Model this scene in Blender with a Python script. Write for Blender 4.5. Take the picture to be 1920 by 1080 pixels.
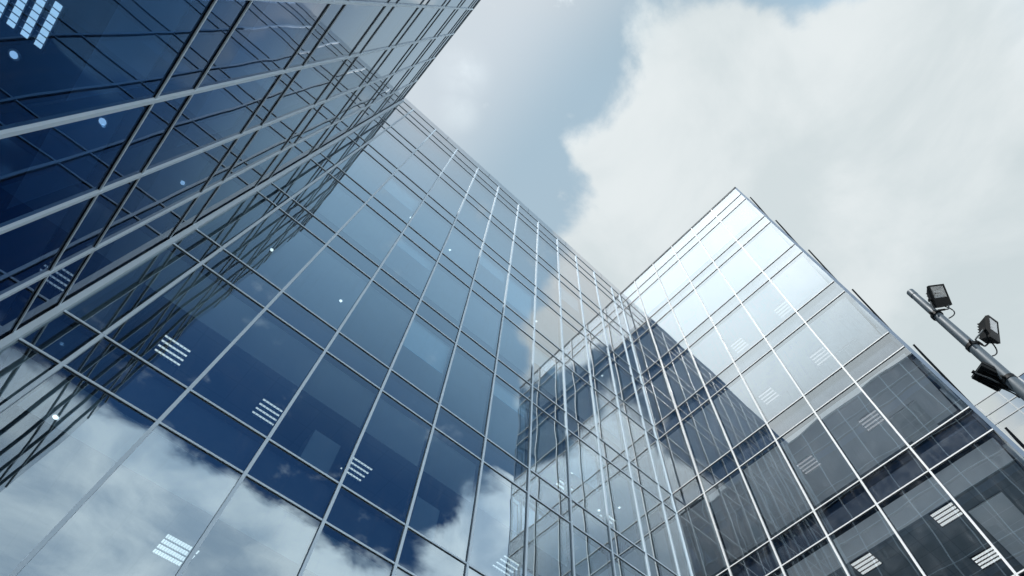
import bpy, bmesh, math, random
from mathutils import Vector, Matrix
random.seed(7)
scene = bpy.context.scene
for o in list(bpy.data.objects):
    bpy.data.objects.remove(o)

EYE = 1.6                                   # eye height above the paving

# ------------------------------------------------------------------ camera
cam_d = bpy.data.cameras.new("camera")
cam = bpy.data.objects.new("camera", cam_d)
scene.collection.objects.link(cam)
scene.camera = cam
RIGHT = Vector((0.730864, -0.682515, -0.003476))
DOWN = Vector((0.607772, 0.653127, -0.451706))
FWD = Vector((0.310566, 0.328023, 0.892160))
m = Matrix.Identity(4)
for i in range(3):
    m[i][0] = RIGHT[i]; m[i][1] = -DOWN[i]; m[i][2] = -FWD[i]; m[i][3] = (0, 0, EYE)[i]
cam.matrix_world = m
cam_d.sensor_fit = 'HORIZONTAL'
cam_d.sensor_width = 36.0
cam_d.lens = 36.0 * 1146.253 / 1920
cam_d.shift_x = -(1028.765 - 960) / 1920
cam_d.shift_y = (604.898 - 540) / 1920
cam_d.clip_start = 0.05
cam_d.clip_end = 3000

# ------------------------------------------------------------------ node helpers
class NT:
    def __init__(s, tree):
        s.t = tree; s.n = tree.nodes; s.l = tree.links
    def new(s, typ, **kw):
        n = s.n.new(typ)
        for k, v in kw.items(): setattr(n, k, v)
        return n
    def put(s, sock, v):
        if isinstance(v, bpy.types.NodeSocket): s.l.new(v, sock)
        else:
            if sock.type == 'RGBA' and hasattr(v, '__len__') and len(v) == 3: v = (*v, 1)
            sock.default_value = v
    def math(s, op, a, b=0.0, c=None, clamp=False):
        n = s.new('ShaderNodeMath', operation=op, use_clamp=clamp)
        s.put(n.inputs[0], a); s.put(n.inputs[1], b)
        if c is not None: s.put(n.inputs[2], c)
        return n.outputs[0]
    def vmath(s, op, a, b=None, scale=None):
        n = s.new('ShaderNodeVectorMath', operation=op)
        s.put(n.inputs[0], a)
        if b is not None: s.put(n.inputs[1], b)
        if scale is not None: s.put(n.inputs['Scale'], scale)
        return n.outputs[0]
    def smooth(s, v, lo, hi, a=0.0, b=1.0):
        n = s.new('ShaderNodeMapRange', interpolation_type='SMOOTHSTEP')
        s.put(n.inputs[0], v)
        for i, x in enumerate((lo, hi, a, b)): n.inputs[i + 1].default_value = x
        return n.outputs[0]
    def mix(s, f, a, b, blend='MIX'):
        n = s.new('ShaderNodeMix', data_type='RGBA', blend_type=blend)
        s.put(n.inputs[0], f); s.put(n.inputs[6], a); s.put(n.inputs[7], b)
        return n.outputs[2]
    def noise(s, vec, scale, detail=4, rough=0.5, out='Fac', dist=0.0):
        n = s.new('ShaderNodeTexNoise')
        s.put(n.inputs['Vector'], vec)
        n.inputs['Scale'].default_value = scale; n.inputs['Detail'].default_value = detail
        n.inputs['Roughness'].default_value = rough; n.inputs['Distortion'].default_value = dist
        return n.outputs[out]

# ------------------------------------------------------------------ world: blue sky and drifting cloud
SUN = Vector((-0.60, -0.15, 1.0)).normalized()       # high in the west, behind the left wing
world = bpy.data.worlds.new("World")
scene.world = world
world.use_nodes = True
w = NT(world.node_tree)
w.n.clear()
tc = w.new('ShaderNodeTexCoord')
D = tc.outputs['Generated']
sx = w.new('ShaderNodeSeparateXYZ'); w.l.new(D, sx.inputs[0])
zz = w.math('MAXIMUM', sx.outputs[2], 0.10)
px = w.math('DIVIDE', sx.outputs[0], zz)
py = w.math('DIVIDE', sx.outputs[1], zz)
cb = w.new('ShaderNodeCombineXYZ'); w.put(cb.inputs[0], px); w.put(cb.inputs[1], py)
P = cb.outputs[0]                                      # the flat cloud layer overhead

sky = w.new('ShaderNodeTexSky', sky_type='NISHITA')
sky.sun_disc = False
sky.sun_elevation = math.asin(SUN.z)
sky.sun_rotation = math.atan2(SUN.x, SUN.y)
sky.air_density = 1.0; sky.dust_density = 0.6; sky.ozone_density = 2.0

# clear sky: deeper blue to the south, thin high veil towards the north
deep = w.mix(1.0, sky.outputs[0], (0.30, 0.56, 0.80), 'MULTIPLY')
deep = w.mix(w.smooth(py, -0.92, -0.27), deep, (4.2, 6.4, 8.4))
sw_dark = w.math('MULTIPLY', w.smooth(px, -0.39, -0.50), w.smooth(py, -0.08, -0.20))
deep = w.mix(sw_dark, deep, (0.75, 1.65, 3.1))
n_veil = w.noise(P, 2.2, 5, 0.55)
veil_y = w.math('MULTIPLY', w.smooth(py, -0.42, -0.18), w.math('SUBTRACT', 1.0, sw_dark))
veil = w.math('MULTIPLY', veil_y, w.smooth(n_veil, 0.25, 0.75, 0.84, 1.0))
veil_left = w.smooth(px, 0.13, -0.06, 0.0, 1.0)
veil_col = w.mix(veil_left, (3.95, 5.2, 6.15), (6.6, 7.15, 7.6))
clear = w.mix(veil, deep, veil_col)

# cloud bank to the east with a ragged edge, another low in the south, a bright one round the sun
yn = w.math('MULTIPLY', w.math('ADD', py, 1.4), 0.5)
fc = w.new('ShaderNodeFloatCurve')
pts = [(-1.4, .58), (-.92, .54), (-.78, .50), (-.62, .47), (-.48, .375), (-.40, .31), (-.30, .285), (-.25, .265), (-.19, .18),
       (-.13, .115), (-.07, .105), (-.036, .14), (.04, .135), (.10, .135), (.14, .19), (.22, .23), (.4, .25), (.6, .27)]
cv = fc.mapping.curves[0]
while len(cv.points) < len(pts): cv.points.new(0.5, 0.5)
for p_, (yy, xx) in zip(cv.points, pts): p_.location = ((yy + 1.4) / 2, xx)
fc.mapping.update()
w.put(fc.inputs['Value'], yn)
s_east = w.math('SUBTRACT', px, fc.outputs[0])
gd1 = w.math('SUBTRACT', w.math('MULTIPLY', w.math('SUBTRACT', px, 0.495), 0.463), w.math('MULTIPLY', w.math('ADD', py, 0.485), 0.886))
gap = w.math('MULTIPLY', w.smooth(gd1, 0.025, 0.085), w.math('MULTIPLY', w.smooth(px, 0.40, 0.46), w.smooth(py, -0.70, -0.63)))
s_east = w.math('SUBTRACT', s_east, w.math('MULTIPLY', gap, 0.6))
s_south = w.math('SUBTRACT', -1.075, py)
s_west = w.math('MINIMUM', w.math('SUBTRACT', -0.30, px), w.math('ADD', w.math('ADD', py, 0.14), w.smooth(px, -0.54, -0.40, 0.0, 0.34)))
s_sw = w.math('MINIMUM', w.math('SUBTRACT', -0.545, px), w.math('SUBTRACT', -0.40, py))
s_west = w.math('MAXIMUM', s_west, s_sw)
s_all = w.math('MAXIMUM', s_east, s_south)
s_all = w.math('MAXIMUM', s_all, s_west)
n_edge = w.noise(P, 6.5, 9, 0.58, dist=0.25)
n_edge2 = w.noise(P, 2.6, 3, 0.5)
s_n = w.math('ADD', s_all, w.math('MULTIPLY', w.math('SUBTRACT', n_edge, 0.5), 0.20))
s_n = w.math('ADD', s_n, w.math('MULTIPLY', w.math('SUBTRACT', n_edge2, 0.5), 0.10))
mask = w.smooth(s_n, -0.012, 0.040)
puff = w.math('MAXIMUM', w.smooth(w.vmath('DISTANCE', P, (-0.036, 0.145, 0)).node.outputs['Value'], 0.055, 0.0), w.smooth(w.vmath('DISTANCE', P, (-0.006, 0.193, 0)).node.outputs['Value'], 0.045, 0.0))
puff = w.math('MULTIPLY', puff, w.smooth(n_edge, 0.30, 0.66, 0.0, 0.32))
mask = w.math('MAXIMUM', mask, puff)
wisp = w.math('MULTIPLY', w.smooth(w.noise(P, 9.0, 6, 0.6), 0.60, 0.74), w.smooth(py, -0.55, -0.05, 0.25, 0.6))
mask = w.math('MAXIMUM', mask, wisp)
n_sh = w.noise(P, 3.1, 6, 0.55, dist=0.4)
shade = w.smooth(n_sh, 0.36, 0.68)
far_e = w.smooth(px, 0.45, 0.95)
shade = w.math('ADD', w.math('MULTIPLY', shade, 0.75), w.math('MULTIPLY', far_e, 0.35), clamp=True)
cl = w.mix(shade, (7.9, 8.45, 8.6), (6.1, 6.9, 7.15))
sb = w.smooth(py, -0.40, -0.85)
clS = w.mix(w.smooth(n_sh, 0.34, 0.66), (16.5, 17.6, 18.4), (7.6, 9.4, 11.6))
cl = w.mix(sb, cl, clS)
# light of the veiled sun spreading through the western cloud
gd = w.vmath('DISTANCE', P, (-0.46, 0.05, 0.0))
gdn = gd.node.outputs['Value']
gs = w.smooth(w.vmath('DISTANCE', P, (-0.58, -0.36, 0.0)).node.outputs['Value'], 0.55, 0.1, 0.0, 0.75)
glow = w.math('MAXIMUM', gs, w.smooth(gdn, 0.66, 0.05, 0.0, 1.0))
cl = w.mix(1.0, cl, w.mix(glow, (1.0, 1.0, 1.0), (2.9, 2.98, 3.05)), 'MULTIPLY')
col = w.mix(mask, clear, cl)
# unseen bright band added along the horizon to light the office ceilings
hz = w.smooth(sx.outputs[2], 0.40, 0.22)
col = w.mix(hz, col, (10.0, 10.8, 11.4))
bg = w.new('ShaderNodeBackground'); w.put(bg.inputs[0], col); bg.inputs[1].default_value = 0.1
wo = w.new('ShaderNodeOutputWorld'); w.l.new(bg.outputs[0], wo.inputs[0])

# ------------------------------------------------------------------ sun
sd = bpy.data.lights.new("sun", 'SUN')
sd.energy = 4.9; sd.angle = math.radians(0.5); sd.color = (1.0, 0.975, 0.94)
sun = bpy.data.objects.new("sun", sd); scene.collection.objects.link(sun)
sun.rotation_euler = SUN.to_track_quat('Z', 'Y').to_euler()
sun.location = SUN * 80

scene.view_settings.view_transform = 'Standard'
scene.view_settings.look = 'None'
scene.view_settings.exposure = 0.0
scene.view_settings.gamma = 1.0
scene.cycles.max_bounces = 14
scene.cycles.glossy_bounces = 8
scene.cycles.transparent_max_bounces = 24
scene.cycles.diffuse_bounces = 3
scene.cycles.sample_clamp_indirect = 6.0
scene.cycles.caustics_reflective = False

# ------------------------------------------------------------------ materials
def mat(name):
    mt = bpy.data.materials.new(name); mt.use_nodes = True
    t = NT(mt.node_tree); t.n.clear()
    out = t.new('ShaderNodeOutputMaterial')
    return mt, t, out

def paint(name, col, rough=0.4, metal=0.0, var=0.12, scale=3.0, spec=0.5, bump=0.0):
    mt, t, out = mat(name)
    g = t.new('ShaderNodeNewGeometry')
    n = t.noise(g.outputs['Position'], scale, 5, 0.6)
    c = t.mix(n, tuple(x * (1 - var) for x in col), tuple(min(1, x * (1 + var)) for x in col))
    b = t.new('ShaderNodeBsdfPrincipled')
    t.put(b.inputs['Base Color'], c)
    t.put(b.inputs['Roughness'], t.smooth(n, 0.3, 0.7, rough * 0.85, min(1, rough * 1.15)))
    b.inputs['Metallic'].default_value = metal
    b.inputs['Specular IOR Level'].default_value = spec
    t.l.new(b.outputs[0], out.inputs[0])
    return mt

def glass(name, r0, tint, refl, dust_haze=0.02, power=3.0, ramp=(0.12, 0.60)):
    """coated glazing: a mirror film over tinted glass, each pane a little out of true"""
    mt, t, out = mat(name)
    g = t.new('ShaderNodeNewGeometry')
    oi = t.new('ShaderNodeObjectInfo')
    wn = t.new('ShaderNodeTexWhiteNoise', noise_dimensions='1D'); t.put(wn.inputs['W'], t.math('MULTIPLY', oi.outputs['Random'], 97.0))
    tilt = t.vmath('SUBTRACT', wn.outputs['Color'], (0.5, 0.5, 0.5))
    tilt = t.vmath('SCALE', tilt, scale=0.0090)
    off = t.vmath('ADD', g.outputs['Position'], t.vmath('SCALE', wn.outputs['Color'], scale=40.0))
    wv = t.vmath('SUBTRACT', t.noise(off, 0.75, 1.5, 0.4, 'Color'), (0.5, 0.5, 0.5))
    wv = t.vmath('SCALE', wv, scale=0.0105)
    nn = t.vmath('NORMALIZE', t.vmath('ADD', t.vmath('ADD', g.outputs['Normal'], tilt), wv))
    dt = t.new('ShaderNodeVectorMath', operation='DOT_PRODUCT')
    t.put(dt.inputs[0], g.outputs['Normal']); t.put(dt.inputs[1], g.outputs['Incoming'])
    c = t.math('ABSOLUTE', dt.outputs['Value'])
    f5 = t.math('POWER', t.math('SUBTRACT', 1.0, c), power)
    fr = t.math('ADD', t.math('MULTIPLY_ADD', wn.outputs['Value'], r0 * 0.16, r0 * 0.92), t.math('MULTIPLY', f5, 1.0 - r0), clamp=True)
    gl = t.new('ShaderNodeBsdfGlossy'); gl.inputs['Roughness'].default_value = 0.0
    t.put(gl.inputs['Color'], t.mix(t.smooth(f5, *ramp), refl, (0.97, 0.98, 1.0)))
    t.put(gl.inputs['Normal'], nn)
    tr = t.new('ShaderNodeBsdfTransparent')
    t.put(tr.inputs['Color'], t.mix(oi.outputs['Random'], tuple(x * .86 for x in tint), tint))
    mx = t.new('ShaderNodeMixShader')
    t.put(mx.inputs[0], fr); t.l.new(tr.outputs[0], mx.inputs[1]); t.l.new(gl.outputs[0], mx.inputs[2])
    # faint film of dust, heavier where it also adds milky haze
    df = t.new('ShaderNodeBsdfDiffuse'); df.inputs[0].default_value = (0.5, 0.55, 0.6, 1)
    streak = t.noise(t.vmath('MULTIPLY', g.outputs['Position'], (6.0, 6.0, 0.45)), 1.6, 5, 0.65)
    dn = t.math('ADD', t.smooth(t.noise(g.outputs['Position'], 1.7, 6, 0.65), 0.42, 0.75, 0.0, dust_haze), t.smooth(streak, 0.5, 0.8, 0.0, dust_haze * 1.6))
    m2 = t.new('ShaderNodeMixShader')
    t.put(m2.inputs[0], dn); t.l.new(mx.outputs[0], m2.inputs[1]); t.l.new(df.outputs[0], m2.inputs[2])
    t.l.new(m2.outputs[0], out.inputs[0])
    return mt

def emit(name, col, k):
    mt, t, out = mat(name)
    e = t.new('ShaderNodeEmission'); e.inputs[0].default_value = (*col, 1); e.inputs[1].default_value = k
    t.l.new(e.outputs[0], out.inputs[0])
    return mt

def tiles(name, col, line, sx_=0.6, mortar=0.012):
    mt, t, out = mat(name)
    g = t.new('ShaderNodeNewGeometry')
    br = t.new('ShaderNodeTexBrick'); br.offset = 0.0
    t.put(br.inputs['Vector'], g.outputs['Position'])
    br.inputs['Color1'].default_value = (*col, 1)
    br.inputs['Color2'].default_value = (*[x * 0.9 for x in col], 1)
    br.inputs['Mortar'].default_value = (*line, 1)
    br.inputs['Scale'].default_value = 1.0
    br.inputs['Mortar Size'].default_value = mortar
    br.inputs['Brick Width'].default_value = sx_; br.inputs['Row Height'].default_value = sx_
    b = t.new('ShaderNodeBsdfPrincipled'); b.inputs['Roughness'].default_value = 0.85
    t.l.new(br.outputs[0], b.inputs['Base Color']); t.l.new(b.outputs[0], out.inputs[0])
    return mt

M = {}
M['glass_blue'] = glass('blue_glass', 0.30, (0.66, 0.89, 1.0), (0.78, 0.93, 1.0), power=2.0)
M['glass_dimmed'] = glass('dimmed_glass', 0.03, (0.13, 0.26, 0.46), (0.15, 0.35, 0.70), power=2.8, ramp=(0.28, 0.62))  # darkened copy of the glass: the wing's shade is put into its tint
M['glass_far'] = glass('mirror_glass', 0.80, (0.8, 0.85, 0.85), (0.98, 0.98, 0.96))
M['glass_right'] = glass('grey_glass', 0.22, (0.84, 0.93, 1.0), (0.95, 0.98, 1.0), dust_haze=0.06, power=2.4)  # heavier dust film also lends these panes a painted milky haze
M['alu'] = paint('silver_cap', (0.60, 0.75, 0.86), 0.55, 0.0, 0.05, 2.0, 0.2)  # blue cast of the sky is put into the silver
M['alu_white'] = paint('pale_cap', (0.76, 0.80, 0.82), 0.55, 0.0, 0.05, 2.0, 0.2)
M['inner'] = paint('dark_frame', (0.014, 0.019, 0.026), 0.8, 0.0, 0.1, spec=0.1)
M['inner_grey'] = paint('hazed_trim', (0.07, 0.085, 0.10), 0.8, 0.0, 0.1, spec=0.1)  # dark frame greyed: flare and haze put into the colour
M['back'] = paint('shadow_box', (0.018, 0.032, 0.062), 0.7, 0.0, 0.15)
M['strip'] = paint('white_plaster', (0.88, 0.89, 0.90), 0.8, 0.0, 0.03)
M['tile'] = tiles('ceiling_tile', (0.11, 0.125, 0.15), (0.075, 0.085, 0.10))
M['tile_light'] = tiles('ceiling_tile_light', (0.21, 0.245, 0.265), (0.15, 0.175, 0.19))
M['raft'] = tiles('raft_tile', (0.80, 0.82, 0.82), (0.95, 0.95, 0.95))
M['slab'] = paint('pale_screed', (0.84, 0.85, 0.86), 0.8)
M['carpet'] = paint('carpet', (0.10, 0.11, 0.13), 0.95, 0, 0.2, 20)
M['wall'] = paint('office_wall', (0.34, 0.36, 0.39), 0.9, 0, 0.06, 0.5)
M['blind'] = paint('blind_cloth', (0.62, 0.66, 0.70), 0.9, 0, 0.05)
M['roof'] = paint('roof_felt', (0.16, 0.16, 0.17), 0.9, 0, 0.2, 1.0)
M['tube'] = emit('lit_tube', (1.0, 0.98, 0.93), 1.15)
M['tube_bright'] = emit('bright_tube', (1.0, 0.92, 0.78), 3.2)
M['tube_dim'] = emit('dim_tube', (0.97, 0.98, 1.0), 0.55)
M['lamp'] = emit('lit_lamp', (1.0, 0.98, 0.94), 2.4)
M['black'] = paint('black_paint', (0.006, 0.009, 0.011), 0.55, 0, 0.15, 9, 0.2)
M['galv'] = paint('galvanised', (0.07, 0.10, 0.125), 0.5, 0.1, 0.10, 5)

# ------------------------------------------------------------------ mesh helpers
class MB:
    def __init__(s): s.v = []; s.f = []; s.m = []; s.mats = []
    def mi(s, mt):
        if mt not in s.mats: s.mats.append(mt)
        return s.mats.index(mt)
    def quad(s, a, b, c, d, mt):
        k = len(s.v); s.v += [a, b, c, d]; s.f.append((k, k + 1, k + 2, k + 3)); s.m.append(s.mi(mt))
    def box(s, lo, hi, mt):
        lo, hi = [min(a, b) for a, b in zip(lo, hi)], [max(a, b) for a, b in zip(lo, hi)]
        x0, y0, z0 = lo; x1, y1, z1 = hi
        k = len(s.v)
        s.v += [(x0, y0, z0), (x1, y0, z0), (x1, y1, z0), (x0, y1, z0), (x0, y0, z1), (x1, y0, z1), (x1, y1, z1), (x0, y1, z1)]
        for f in ((0, 3, 2, 1), (4, 5, 6, 7), (0, 1, 5, 4), (1, 2, 6, 5), (2, 3, 7, 6), (3, 0, 4, 7)):
            s.f.append(tuple(k + i for i in f)); s.m.append(s.mi(mt))
    def tube(s, pts, r, mt, n=10, caps=True):
        rr = r if hasattr(r, '__len__') else [r] * len(pts)
        pts = [Vector(p) for p in pts]
        k0 = len(s.v); up = None
        for i, p in enumerate(pts):
            d = (pts[min(i + 1, len(pts) - 1)] - pts[max(i - 1, 0)]).normalized()
            if up is None: up = Vector((0, 0, 1)) if abs(d.z) < 0.9 else Vector((1, 0, 0))
            a = d.cross(up).normalized(); b = d.cross(a).normalized(); up = b.cross(d).normalized() if False else up
            for j in range(n):
                t = 2 * math.pi * j / n
                q = p + (a * math.cos(t) + b * math.sin(t)) * rr[i]
                s.v.append(tuple(q))
        mi = s.mi(mt)
        for i in range(len(pts) - 1):
            for j in range(n):
                a0 = k0 + i * n + j; a1 = k0 + i * n + (j + 1) % n
                s.f.append((a0, a1, a1 + n, a0 + n)); s.m.append(mi)
        if caps:
            s.f.append(tuple(k0 + j for j in range(n))[::-1]); s.m.append(mi)
            s.f.append(tuple(k0 + (len(pts) - 1) * n + j for j in range(n))); s.m.append(mi)
    def build(s, name, parent=None, smooth=False, bevel=0.0, base=None):
        b = base if base is not None else (root_loc(parent) if parent else Vector((0, 0, 0)))
        me = bpy.data.meshes.new(name)
        me.from_pydata([tuple(Vector(v) - b) for v in s.v], [], s.f)
        for mt in s.mats: me.materials.append(mt)
        me.polygons.foreach_set('material_index', s.m)
        if smooth: me.polygons.foreach_set('use_smooth', [True] * len(s.f))
        me.update()
        bm = bmesh.new(); bm.from_mesh(me)
        if smooth or bevel:
            bmesh.ops.recalc_face_normals(bm, faces=bm.faces)
        bm.to_mesh(me); bm.free()
        o = bpy.data.objects.new(name, me); scene.collection.objects.link(o)
        if parent: o.parent = parent
        if bevel:
            md = o.modifiers.new('bevel', 'BEVEL'); md.width = bevel; md.segments = 2; md.limit_method = 'ANGLE'
        if smooth:
            me.set_sharp_from_angle(angle=math.radians(40)) if hasattr(me, 'set_sharp_from_angle') else None
        return o

def root_loc(o):
    v = Vector((0, 0, 0))
    while o is not None:
        v += o.location; o = o.parent
    return v

def thing(name, loc, label, cat, group=None):
    o = bpy.data.objects.new(name, None); scene.collection.objects.link(o)
    o.empty_display_size = 0.5
    o.location = loc; o['label'] = label; o['category'] = cat
    if group: o['group'] = group
    return o

# ------------------------------------------------------------------ ground
g = MB()
M['paving'] = tiles('paving', (0.34, 0.34, 0.335), (0.22, 0.22, 0.22), 0.6, 0.01)
g.quad((-900, -900, 0), (900, -900, 0), (900, 900, 0), (-900, 900, 0), M['paving'])
ground = g.build('ground'); ground['kind'] = 'structure'

# ------------------------------------------------------------------ the three wings round the court
XA, YB, XC = -2.79, 8.166, 13.71
FH, LV, SP = 4.0258, 7.6883 + EYE, 0.9104
CEIL = [LV + FH * i for i in range(-1, 7)]             # underside of each spandrel band = ceiling level
SILL = [c + SP for c in CEIL[:-1]]                     # top of each spandrel band = floor level
T1, T2, TOP = CEIL[7], CEIL[7] + SP, 33.957 + EYE
LEVELS = sorted(CEIL + SILL + [T2, TOP])

def facade(parent, F, us, glassm, capm, u0_edge, u1_edge, skip_ends=(), cap_w=0.029, top=True, th=0.019, td=0.030, body='inner'):
    """F(u, n, z) -> point; n outward. Panes, spandrels, mullions and transoms, each its own part."""
    def bx(mb, u0, u1, n0, n1, z0, z1, mt): mb.box(F(u0, n0, z0), F(u1, n1, z1), mt)
    for a, b in zip(us[:-1], us[1:]):
        rows = [(SILL[i], CEIL[i + 1], 'window') for i in range(len(SILL))]
        rows += [(CEIL[i], SILL[i], 'spandrel_panel') for i in range(len(SILL))]
        if top: rows += [(T1, T2, 'spandrel_panel'), (T2, TOP, 'parapet_panel')]
        for z0, z1, nm in rows:
            mb = MB(); e = 0.015
            mb.quad(F(a + e, 0.004, z0 + e), F(b - e, 0.004, z0 + e), F(b - e, 0.004, z1 - e), F(a + e, 0.004, z1 - e), glassm)
            if nm != 'window':
                bx(mb, a + 0.03, b - 0.03, -0.125, -0.115, z0 + 0.03, z1 - 0.03, M['back'])
            mb.build(nm, parent)
    for i, u in enumerate(us):
        if i in skip_ends: continue
        mb = MB()
        zs = [0.0] + SILL + [TOP]
        for z0, z1 in zip(zs[:-1], zs[1:]):
            bx(mb, u - cap_w, u + cap_w, 0.0, 0.044, z0 + 0.003, z1 - 0.003, capm)
        bx(mb, u - 0.028, u + 0.028, -0.16, 0.0, 0.0, TOP - 0.01, M['inner'])
        mb.build('mullion', parent)
    for z in LEVELS:
        mb = MB()
        for a, b in zip(us[:-1], us[1:]):
            bx(mb, a + cap_w, b - cap_w, td - 0.016, td, z - th, z + th, capm)
            bx(mb, a + cap_w, b - cap_w, 0.002, td - 0.016, z - th * .92, z + th * .92, M[body])  # dark body: the cap's underside shade is put into its colour
            bx(mb, a + 0.030, b - 0.030, -0.13, 0.002, z - 0.060, z + 0.026, M['inner'])
        mb.build('transom', parent)

def storefront(parent, F, us, glassm):
    mb = MB()
    for a, b in zip(us[:-1], us[1:]):
        mb.quad(F(a + .02, 0.004, .3), F(b - .02, 0.004, .3), F(b - .02, 0.004, CEIL[0]), F(a + .02, 0.004, CEIL[0]), glassm)
    mb.box(F(us[0], -0.1, 0), F(us[-1], 0.03, 0.29), M['slab'])
    mb.build('ground_floor_glazing', parent)

def interior(parent, F, u0, u1, depth, strips, wall_at, tile='tile'):
    """per storey: slab with carpet, plaster margin along the glass, tiled ceiling behind it, rear wall"""
    for i, z in enumerate(CEIL):
        st = strips(i)
        top = SILL[i] if i < len(SILL) else T2
        mb = MB()
        mb.box(F(u0, -0.20, z + 0.03), F(u1, -depth, top - 0.03), M['slab'])
        mb.build('floor_slab', parent)
        mb = MB()
        mb.box(F(u0, -0.17, z + 0.005), F(u1, -st, z + 0.026), M['strip'])
        mb.box(F(u0, -st - 0.004, z + 0.012), F(u1, -depth, z + 0.027), M[tile])
        mb.build('ceiling', parent)
    mb = MB()
    mb.box(F(u0, -wall_at, 0.1), F(u1, -wall_at - 0.15, TOP - 0.3), M['wall'])
    mb.build('core_wall', parent)

def fixture(parent, x, y, z, along='x', sw=0.06, s=0.62, bar=7, tm='tube'):
    """square recessed louvre fitting with four lit tubes"""
    mb = MB()
    h = s / 2
    def B(a0, b0, a1, b1, z0, z1, mt, mbx):
        if along == 'x': mbx.box((x + a0, y + b0, z + z0), (x + a1, y + b1, z + z1), mt)
        else: mbx.box((x + b0, y + a0, z + z0), (x + b1, y + a1, z + z1), mt)
    B(-h, -h, h, h, -0.003, 0.003, M['strip' if tm == 'tube_dim' else 'tile'], mb)
    for k in range(5):
        c = -h + s * k / 4
        B(-h, c - 0.008, h, c + 0.008, -0.035, -0.004, M['strip' if tm == 'tube_dim' else 'black'], mb)
    if sw > .1: bar = 13
    if bar:
        for k in range(1, bar):
            c = -h + s * k / bar
            B(c - 0.0045, -h, c + 0.0045, h, -0.034, -0.022, M['slab'], mb)
    o = mb.build('ceiling_light', parent)
    for k in range(4):
        t = MB(); c = -h + s * (k + .5) / 4
        B(-h + .015, c - sw / 2, h - .015, c + sw / 2, -0.020, -0.006, M[tm], t)
        t.build('tube', o)

def downlight(parent, x, y, z, r=0.042):
    mb = MB()
    mb.tube([(x, y, z + 0.002), (x, y, z - 0.012)], r + 0.025, M['alu_white'], 18)
    o = mb.build('downlight', parent)
    l = MB(); l.tube([(x, y, z - 0.0125), (x, y, z - 0.02)], r, M['lamp'], 18)
    l.build('lamp', o)

def rel(z): return z + EYE
def ceil_at(zrel):                       # ceiling level nearest to a height above the eye
    return min(CEIL, key=lambda c: abs(c - rel(zrel)))

# ---- back block (facade B, faces the court, normal -Y)
FB = lambda u, n, z: (u, YB - n, z)
block = thing('office_block', (5.46, 14, 0), 'wide blue glass block at the back of the court, clouds mirrored across it', 'building')
usB = [XA] + [XA + 0.75 + 1.5 * i for i in range(11)] + [XC]
facade(block, FB, usB, M['glass_blue'], M['alu'], XA, XC, skip_ends=(0, len(usB) - 1))
storefront(block, FB, usB, M['glass_blue'])
interior(block, FB, XA + 0.12, XC - 0.12, 12.0, lambda i: {1: 1.15, 2: 1.2, 3: 2.2}.get(i, 1.3), 7.5)
mb = MB()
for x in (XA + 0.05, XC - 0.05): mb.box((x - 0.045, YB + 0.1, 0), (x + 0.045, YB + 12, TOP - 0.2), M['wall'])
mb.build('side_wall', block)
mb = MB(); mb.box((XA + 0.03, YB - 0.085, 0), (XA + 0.125, YB + 0.02, TOP), M['alu']); mb.build('corner_post', block)
mb = MB(); mb.box((XC - 0.075, YB - 0.05, 0), (XC - 0.025, YB + 0.02, TOP), M['alu']); mb.build('corner_post', block)
# parapet of coated panels above the top transom
PT = 35.036 + EYE
M['parapet'] = paint('parapet_sheet', (0.30, 0.38, 0.47), 0.22, 0.6, 0.05, 0.4)
mb = MB()
xs = [XA - 1.2] + [XA + 3.0 * k for k in range(1, 6)] + [XC + 1.2]
for a, b in zip(xs[:-1], xs[1:]):
    mb.quad((a + .008, YB + 0.03, TOP + 0.03), (b - .008, YB + 0.03, TOP + 0.03), (b - .008, YB + 0.03, PT), (a + .008, YB + 0.03, PT), M['glass_blue'])
mb.box((xs[0], YB + 0.08, TOP + 0.03), (xs[-1], YB + 0.24, PT - 0.01), M['back'])
mb.box((xs[0], YB + 0.034, PT - 0.004), (xs[-1], YB + 0.26, PT + 0.012), M['alu'])
mb.build('parapet', block)
mb = MB(); mb.box((XA + .1, YB + 0.26, TOP - 0.2), (XC - .1, YB + 12, TOP - 0.02), M['roof']); mb.build('roof', block)
mb = MB(); mb.box((XA + .1, YB + 12.01, 0), (XC - .1, YB + 12.2, TOP), M['wall']); mb.build('rear_wall', block)
for x, d, zr, sw in [(-1.49, 2.25, 11.71, .038), (.93, 2.25, 11.71, .038), (3.37, 2.25, 11.71, .038), (8.25, 2.25, 11.71, .038),
                     (.98, 2.28, 7.69, .12), (10.05, 1.9, 15.74, .06), (12.1, 1.9, 15.74, .06), (9.15, 2.25, 11.71, .06)][:7]:
    fixture(block, x, YB + d, ceil_at(zr) - 0.0, 'x', sw)
for x, d, zr in [(-1.54, 1.12, 15.74), (.70, 1.12, 15.74), (1.01, .9, 23.79), (3.02, .9, 23.79), (7.84, .9, 23.79), (11.92, .9, 23.79),
                 (9.83, 1.14, 15.74), (12.06, 1.14, 15.74), (11.64, 1.7, 15.74), (-1.72, .95, 7.69)]:
    downlight(block, x, YB + d, ceil_at(zr) + 0.004)

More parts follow.
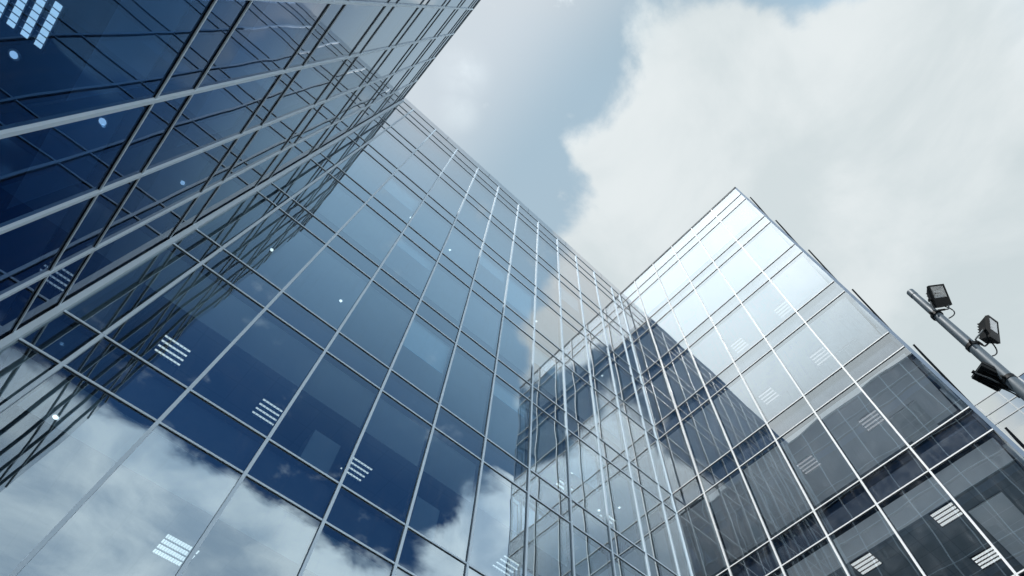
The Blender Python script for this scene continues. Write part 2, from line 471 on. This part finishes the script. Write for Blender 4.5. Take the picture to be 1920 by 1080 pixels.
# roller blinds part-drawn behind some panes
for k, i, drop in [(4, 3, 1.5), (6, 3, 0.7), (7, 4, 1.1), (5, 5, 0.9), (3, 4, 0.6), (8, 3, 1.6), (2, 5, 1.3), (6, 5, 2.2), (9, 4, 1.8), (10, 2, 1.2), (8, 6, 1.4)]:
    z1 = CEIL[i] - 0.01
    mb = MB()
    mb.box(FB(usB[k] + .06, -.175, z1 - drop), FB(usB[k + 1] - .06, -.178, z1 - .05), M['blind'])
    mb.tube([FB(usB[k] + .05, -.19, z1 - .035), FB(usB[k + 1] - .05, -.19, z1 - .035)], .028, M['alu'], 10)
    mb.box(FB(usB[k] + .06, -.168, z1 - drop - .025), FB(usB[k + 1] - .06, -.185, z1 - drop), M['alu'])
    mb.build('roller_blind', block)
M['cab'] = paint('cabinet_grey', (0.20, 0.22, 0.24), 0.6)
def cabinet(x, lab):
    t = thing('office_cabinet', (x, YB + .45, SILL[1] - .03), lab, 'cabinet', 'cabinets behind the blue glass')
    z = SILL[1] - .03
    mb = MB(); mb.box((x - .3, YB + .24, z + .05), (x + .3, YB + .66, z + 1.18), M['cab']); mb.build('body', t, bevel=.008)
    mb = MB(); mb.box((x - .27, YB + .26, z), (x + .27, YB + .64, z + .05), M['inner']); mb.build('plinth', t)
    for sg in (-1, 1):
        mb = MB(); mb.box((x + sg * .005, YB + .664, z + .08), (x + sg * .29, YB + .68, z + 1.15), M['wall']); mb.build('door', t)
cabinet(1.95, 'pale cabinet behind the blue glass, left of the lower pair, near two striped lights')
cabinet(4.45, 'pale cabinet behind the blue glass, right one, at the edge of the reflected cloud')

# ---- left wing (facade A, normal +X)
AEND = -1.65
FA = lambda u, n, z: (XA + n, u, z)
left = thing('office_wing', (-9, 9, 0), 'dark navy glass wing at upper left, mirroring the grid of the back block', 'building', 'glass wings flanking the court')
usA = [AEND, -0.6525] + [0.8475 + 1.5 * k for k in range(5)] + [YB]
facade(left, FA, usA, M['glass_dimmed'], M['alu'], AEND, YB, skip_ends=(0, len(usA) - 1), th=0.017, td=0.030, cap_w=0.028)
storefront(left, FA, usA, M['glass_dimmed'])
interior(left, FA, AEND + 0.15, YB + 11.5, 13.0, lambda i: 0.75, 6.5)
for x, y, zr, al, sw in [(-4.25, 3.92, 7.69, 'y', .075), (-4.04, 10.43, 11.71, 'x', .038)]:
    fixture(left, x, y, ceil_at(zr), al, sw, tm='tube_bright')
for x, y, zr in [(-4.18, 4.49, 7.69), (-3.11, 4.50, 7.69), (-3.12, 6.89, 11.71), (-3.31, 4.41, 11.71), (-4.18, 4.44, 11.71)]:
    downlight(left, x, y, ceil_at(zr) + 0.004)

# ---- right wing (facade C, normal -X)
CEND = -0.81
FC = lambda u, n, z: (XC - n, u, z)
right = thing('office_wing', (20, 9, 0), 'pale glass wing on the right with open hopper windows along its end edge', 'building', 'glass wings flanking the court')
usC = [CEND] + [0.917 + 1.5 * k for k in range(5)] + [YB]
facade(right, FC, usC, M['glass_right'], M['alu_white'], CEND, YB, skip_ends=(0, len(usC) - 1), cap_w=0.024, th=0.016, td=0.032, body='inner_grey')
storefront(right, FC, usC, M['glass_right'])
interior(right, FC, CEND + 0.15, YB + 11.5, 12.0, lambda i: {3: 3.2, 4: 2.6, 5: 3.2, 6: 2.6}.get(i, 1.2), 8.0, 'tile_light')
for zr in (11.71, 15.74, 19.77, 23.79):
    for y in (1.39, 3.8):
        fixture(right, XC + 1.56, y, ceil_at(zr), 'y', .115 if zr < 12 else .05, .62, 7, 'tube' if zr < 12 else 'tube_dim')
fixture(right, XC + 3.75, 1.47, ceil_at(11.71), 'y', .10)
for i in range(1, 7):
    mb = MB(); z = CEIL[i]
    mb.box((XC + 1.88, 0.05, z - 0.045), (XC + 6.0, 0.96, z - 0.01), M['raft']); mb.build('ceiling_raft', right)

# end faces of the two wings: glazing per storey, and hopper windows tilted open
def end_face(parent, sgn, x_in, y, n_bays, glassm, capm):
    X = lambda d: x_in + sgn * d
    us = [0.0, 0.62] + [0.62 + 1.5 * k for k in range(1, n_bays)]
    for i in range(len(SILL)):
        mb = MB()
        for a, b in zip(us[:-1], us[1:]):
            mb.quad((X(a + .02), y - .004, SILL[i] + .02), (X(b - .02), y - .004, SILL[i] + .02), (X(b - .02), y - .004, CEIL[i + 1] - .02), (X(a + .02), y - .004, CEIL[i + 1] - .02), glassm)
        mb.build('end_glazing', parent)
        # top-out hopper sash on the first bay
        h = 2.92; zb = CEIL[i + 1] - 0.06 - h; ang = math.radians(2.6)
        mb = MB()
        c, s_ = math.cos(ang), math.sin(ang)
        def pt(d, t, o): return (X(d), y - 0.03 - t * s_ - o * c, zb + t * c - o * s_)
        def bar(d0, d1, t0, t1):
            o0, o1 = 0.0, 0.055
            vs = [pt(d, t, o) for o in (o0, o1) for (d, t) in ((d0, t0), (d1, t0), (d1, t1), (d0, t1))]
            k = len(mb.v); mb.v += vs; mi = mb.mi(M['sash'])
            for f in ((0, 1, 2, 3), (7, 6, 5, 4), (0, 4, 5, 1), (1, 5, 6, 2), (2, 6, 7, 3), (3, 7, 4, 0)):
                mb.f.append(tuple(k + q for q in f)); mb.m.append(mi)
        d0, d1 = 0.07, 0.60
        bar(d0, d1, 0, .06); bar(d0, d1, h - .06, h); bar(d0, d0 + .06, .06, h - .06); bar(d1 - .06, d1, .06, h - .06)
        mb.quad(pt(d0 + .06, .06, .025), pt(d1 - .06, .06, .025), pt(d1 - .06, h - .06, .025), pt(d0 + .06, h - .06, .025), glassm)
        mb.build('hopper_window', parent)
    mb = MB()
    for i in range(len(CEIL)):
        t = SILL[i] if i < len(SILL) else TOP
        mb.box((X(0.06), y - 0.03, CEIL[i]), (X(us[-1]), y + 0.12, t), M['back'])
    mb.build('end_spandrel', parent)
    mb = MB()
    for a in us[1:]: mb.box((X(a - .03), y - 0.05, 0), (X(a + .03), y + 0.12, TOP), capm)
    mb.build('end_mullion', parent)
    mb = MB(); mb.box((X(0.005), y + 0.02, 0), (X(0.11), y - 0.075, TOP), M['post']); mb.build('corner_post', parent)
    return X(us[-1])
M['post'] = paint('post_sheet', (0.16, 0.22, 0.30), 0.7, 0.0, 0.05, spec=0.05)
M['sash'] = paint('sash_black', (0.006, 0.009, 0.012), 0.9, 0.0, 0.05, spec=0.02)
xa = end_face(left, -1, XA, AEND, 9, M['glass_blue'], M['alu'])
xc = end_face(right, 1, XC, CEND, 8, M['glass_right'], M['alu_white'])
for par, x0, x1, y0 in ((left, XA, xa, AEND), (right, XC, xc, CEND)):
    mb = MB(); sg = 1 if x1 > x0 else -1
    mb.box((x0 - sg * 0.05, y0 - 0.06, TOP + 0.026), (x1, YB + 12, TOP + 0.06), M['inner_grey'])
    mb.box((x0 + sg * .2, y0 + .2, TOP - 0.25), (x1, YB + 12, TOP - 0.05), M['roof'])
    mb.build('roof', par)
    mb = MB(); mb.box((x1, y0, 0), (x1 + sg * 0.2, YB + 12, TOP), M['wall']); mb.box((x0 + sg * .12, YB + 12.01, 0), (x1, YB + 12.2, TOP), M['wall'])
    mb.build('rear_wall', par)

M['greycap'] = paint('grey_cap', (0.22, 0.25, 0.27), 0.5, 0, 0.05)
# ---- farther wing seen past the end of the right one
XD = 37.0
far = thing('office_building', (43, -4, 0), 'distant pale gridded glass building half hidden behind the end of the right wing', 'building')
FD = lambda u, n, z: (XD - n, u, z)
usD = [-16 + 1.5 * k for k in range(15)]
for i in range(4, len(SILL)):
    for a, b in zip(usD[:-1], usD[1:]):
        if not (-9 < a < -0.5): continue
        mb = MB(); mb.quad(FD(a + .02, .004, SILL[i] + .02), FD(b - .02, .004, SILL[i] + .02), FD(b - .02, .004, CEIL[i + 1] - .02), FD(a + .02, .004, CEIL[i + 1] - .02), M['glass_far'])
        mb.build('window', far)
mb = MB()
for a, b in zip(usD[:-1], usD[1:]):
    for i in range(len(SILL)):
        if not (i >= 4 and -9 < a < -0.5):
            mb.quad(FD(a + .02, .004, SILL[i] + .02), FD(b - .02, .004, SILL[i] + .02), FD(b - .02, .004, CEIL[i + 1] - .02), FD(a + .02, .004, CEIL[i + 1] - .02), M['glass_far'])
o = mb.build('curtain_wall', far)
mb = MB()
for z0, z1 in list(zip(CEIL, SILL + [T2])) + [(T2, TOP)]:
    for a, b in zip(usD[:-1], usD[1:]):
        mb.quad(FD(a + .02, .004, z0 + .02), FD(b - .02, .004, z0 + .02), FD(b - .02, .004, z1 - .02), FD(a + .02, .004, z1 - .02), M['glass_far'])
    mb.box(FD(usD[0], -.12, z0 + .03), FD(usD[-1], -.13, z1 - .03), M['back'])
mb.build('spandrel_band', far)
for u in usD:
    mb = MB(); mb.box(FD(u - .04, -.1, 0), FD(u + .04, .03, TOP), M['greycap']); mb.build('mullion', far)
for z in LEVELS:
    mb = MB(); mb.box(FD(usD[0], -.1, z - .035), FD(usD[-1], .045, z + .035), M['greycap']); mb.build('transom', far)
interior(far, FD, usD[0] + .1, usD[-1] - .1, 10, lambda i: 1.2, 7)
mb = MB(); mb.box(FD(usD[0], -.15, TOP - .3), FD(usD[-1], -12, TOP), M['roof']); mb.build('roof', far)
mb = MB(); mb.box(FD(usD[0], -12.01, 0), FD(usD[-1], -12.2, TOP), M['wall'])
for u in (usD[0], usD[-1]): mb.box(FD(u - .09, -.2, 0), FD(u + .09, -12, TOP - .3), M['wall'])
mb.build('outer_wall', far)

# ------------------------------------------------------------------ floodlight mast
PA, PB = Vector((5.083, -0.774, 6.512 + EYE)), Vector((5.146, -0.696, 4.55 + EYE))
axis = (PA - PB).normalized()
foot = PB - axis * ((PB.z - 0.0) / axis.z)
mast = thing('floodlight_mast', foot, 'grey tapered steel mast carrying three black floodlights, in front of the sky at the right', 'lamp mast')
mb = MB()
L = (PA - foot).length
prof = [(0, .070), (L - 2.6, .056), (L - 1.25, .052), (L - 1.249, .050), (L - .57, .047), (L - .569, .043), (L - .10, .039), (L - .099, .042), (L, .042)]
mb.tube([foot + axis * a for a, r in prof], [r for a, r in prof], M['galv'], 28)
mb.build('pole', mast, smooth=True)
mb = MB()
mb.tube([foot + axis * .0, foot + axis * 0.02], .17, M['galv'], 24); mb.build('base_plate', mast)

def floodlight(center, Rm, s, wd, ht, clamp_t, cable, back=(.62, .86, .55, .115)):
    """die-cast housing with a glazed front, stirrup bracket, clamp band and feed cable"""
    X, Y, Z = [Vector((Rm[0][i], Rm[1][i], Rm[2][i])) for i in range(3)]
    C = Vector(center)
    def Q(x, y, z): return C + X * x + Y * y + Z * z
    w2, h2 = wd / 2, ht / 2
    fl = MB()
    def hexa(f0, f1, mt, mbx):
        k = len(mbx.v); mbx.v += [tuple(Q(*p)) for p in f0 + f1]; mi = mbx.mi(mt)
        n = len(f0)
        mbx.f.append(tuple(range(k, k + n))); mbx.m.append(mi)
        mbx.f.append(tuple(range(k + n, k + 2 * n))[::-1]); mbx.m.append(mi)
        for j in range(n):
            mbx.f.append((k + j, k + n + j, k + n + (j + 1) % n, k + (j + 1) % n)); mbx.m.append(mi)
    rect = lambda x0, y0, x1, y1, z: [(x0, y0, z), (x1, y0, z), (x1, y1, z), (x0, y1, z)]
    # tapered body, front rim of four bars round the glass, gear compartment under the glass
    hexa(rect(-w2 * .96, -h2 * .96, w2 * .96, h2 * .96, -.035), rect(-w2 * back[0], -h2 * back[1], w2 * back[0], h2 * back[2], -back[3]), M['black'], fl)
    split = -h2 * 0.22
    b = .016
    for x0, y0, x1, y1 in ((-w2, -h2, w2, split), (-w2, h2 - b, w2, h2), (-w2, split, -w2 + b, h2 - b), (w2 - b, split, w2, h2 - b)):
        hexa(rect(x0, y0, x1, y1, 0), rect(x0, y0, x1, y1, -.034), M['black'], fl)
    for k in range(6):
        y = -h2 * .7 + ht * .13 * k
        hexa(rect(-w2 * .6, y - .003, w2 * .6, y + .003, -back[3] + .015), rect(-w2 * .6, y - .003, w2 * .6, y + .003, -back[3] - .013), M['black'], fl)
    o = fl.build('floodlight', mast, smooth=True)
    ln = MB()
    gx = w2 - b; 
    ln.quad(Q(-gx, split, -.004), Q(gx, split, -.004), Q(gx, h2 - b, -.004), Q(-gx, h2 - b, -.004), M['lens'])
    ln.build('lens', o)
    rf = MB()
    ym = (split + h2 - b) / 2
    for (xa_, ya), (xb, yb) in (((-gx, split), (gx, split)), ((gx, split), (gx, h2 - b)), ((gx, h2 - b), (-gx, h2 - b)), ((-gx, h2 - b), (-gx, split))):
        sx2 = .45
        rf.quad(Q(xa_, ya, -.008), Q(xb, yb, -.008), Q(xb * sx2, ym + (yb - ym) * sx2, -.033), Q(xa_ * sx2, ym + (ya - ym) * sx2, -.033), M['reflector'])
    rf.quad(Q(-gx * .45, ym + (split - ym) * .45, -.033), Q(gx * .45, ym + (split - ym) * .45, -.033), Q(gx * .45, ym + (h2 - b - ym) * .45, -.033), Q(-gx * .45, ym + (h2 - b - ym) * .45, -.033), M['reflector'])
    rf.tube([Q(-gx * .4, ym, -.02), Q(gx * .4, ym, -.02)], .007, M['alu_white'], 8)
    rf.build('reflector', o)
    cp = foot + axis * clamp_t
    r_here = .053
    # stirrup: two arms from the sides of the body to a plate on the clamp
    toC = (C - cp); side = X
    plate = cp + (toC - axis * toC.dot(axis)).normalized() * (r_here + .02)
    br = MB()
    for sgn in (-1, 1):
        a = Q(sgn * (w2 + .008), -h2 * .25, -.05)
        p1 = plate + side * sgn * (w2 + .008) * .92
        p0 = a.lerp(p1, .80); p2 = p1.lerp(plate, .22)
        br.tube([a, a.lerp(p1, .4), p0, p1.lerp(p0.lerp(p2, .5), .4), p2, plate], .0085, M['arm'], 8)
        br.tube([Q(sgn * (w2 - .01), -h2 * .25, -.05), Q(sgn * (w2 + .02), -h2 * .25, -.05)], .017, M['black'], 10)
    br.tube([plate + side * .04, plate - side * .04], .012, M['black'], 8)
    br.build('bracket', o, smooth=True)
    cl = MB()
    cl.tube([cp - axis * .022, cp + axis * .022], r_here + .006, M['black'], 24)
    ear = (plate - cp).normalized()
    e2 = ear.cross(axis).normalized()
    for sgn in (-1, 1):
        cl.tube([cp + e2 * sgn * (r_here + .002), cp + e2 * sgn * (r_here + .05)], .011, M['black'], 8)
    cl.build('clamp', o, smooth=True)
    if cable:
        st = Q(w2 * .45, -h2 * .9, -.06)
        en = foot + axis * (clamp_t - cable[0]) + (plate - cp).normalized() * .06
        mid = (st + en) / 2 + Vector(cable[1])
        ptsb = []
        for k in range(13):
            t = k / 12
            ptsb.append(st * (1 - t) ** 2 + mid * 2 * t * (1 - t) + en * t * t)
        cb_ = MB(); cb_.tube(ptsb, .0065, M['black'], 8)
        cb_.build('cable', o, smooth=True)
    return o
M['lens'] = glass('lamp_glass', 0.08, (0.93, 0.95, 0.95), (1, 1, 1), 0.08)
M['reflector'] = paint('bright_reflector', (0.42, 0.45, 0.47), 0.38, 1.0, 0.05, 12)
M['arm'] = paint('dark_steel', (0.06, 0.075, 0.085), 0.45, 0.4, 0.15, 9)
def along(z): return (z + EYE - foot.z) / axis.z
R1 = [[0.681, -0.567, -0.463], [-0.716, -0.386, -0.581], [0.151, 0.727, -0.67]]
R2 = [[0.969, -0.244, -0.043], [-0.182, -0.582, -0.793], [0.168, 0.776, -0.608]]
R3 = [[-0.649, -0.629, 0.428], [0.322, -0.737, -0.595], [0.69, -0.248, 0.68]]   # its back is turned to the camera
cRight = RIGHT
def sc(c, k): return (c[0] * k, c[1] * k, c[2] * k + EYE)
f1 = floodlight(sc((5.41, -0.999, 6.555), .93), R1, 1, .186, .251, along(5.95), (.16, tuple(RIGHT * .17)))
f2 = floodlight(sc((5.744, -1.10, 5.979), .90), R2, 1, .18, .243, along(5.307), (.22, tuple(RIGHT * .10 + DOWN * .05)))
f3 = floodlight(sc((5.431, -0.671, 5.177), .95), R3, 1, .256, .20, along(4.743), (.2, tuple(RIGHT * .12)), (.90, .90, .90, .065))
f1['label'] = 'topmost floodlight, glass facing the camera'
f2['label'] = 'middle floodlight turned towards the right'
f3['label'] = 'lowest floodlight tilted down, its dark underside showing'
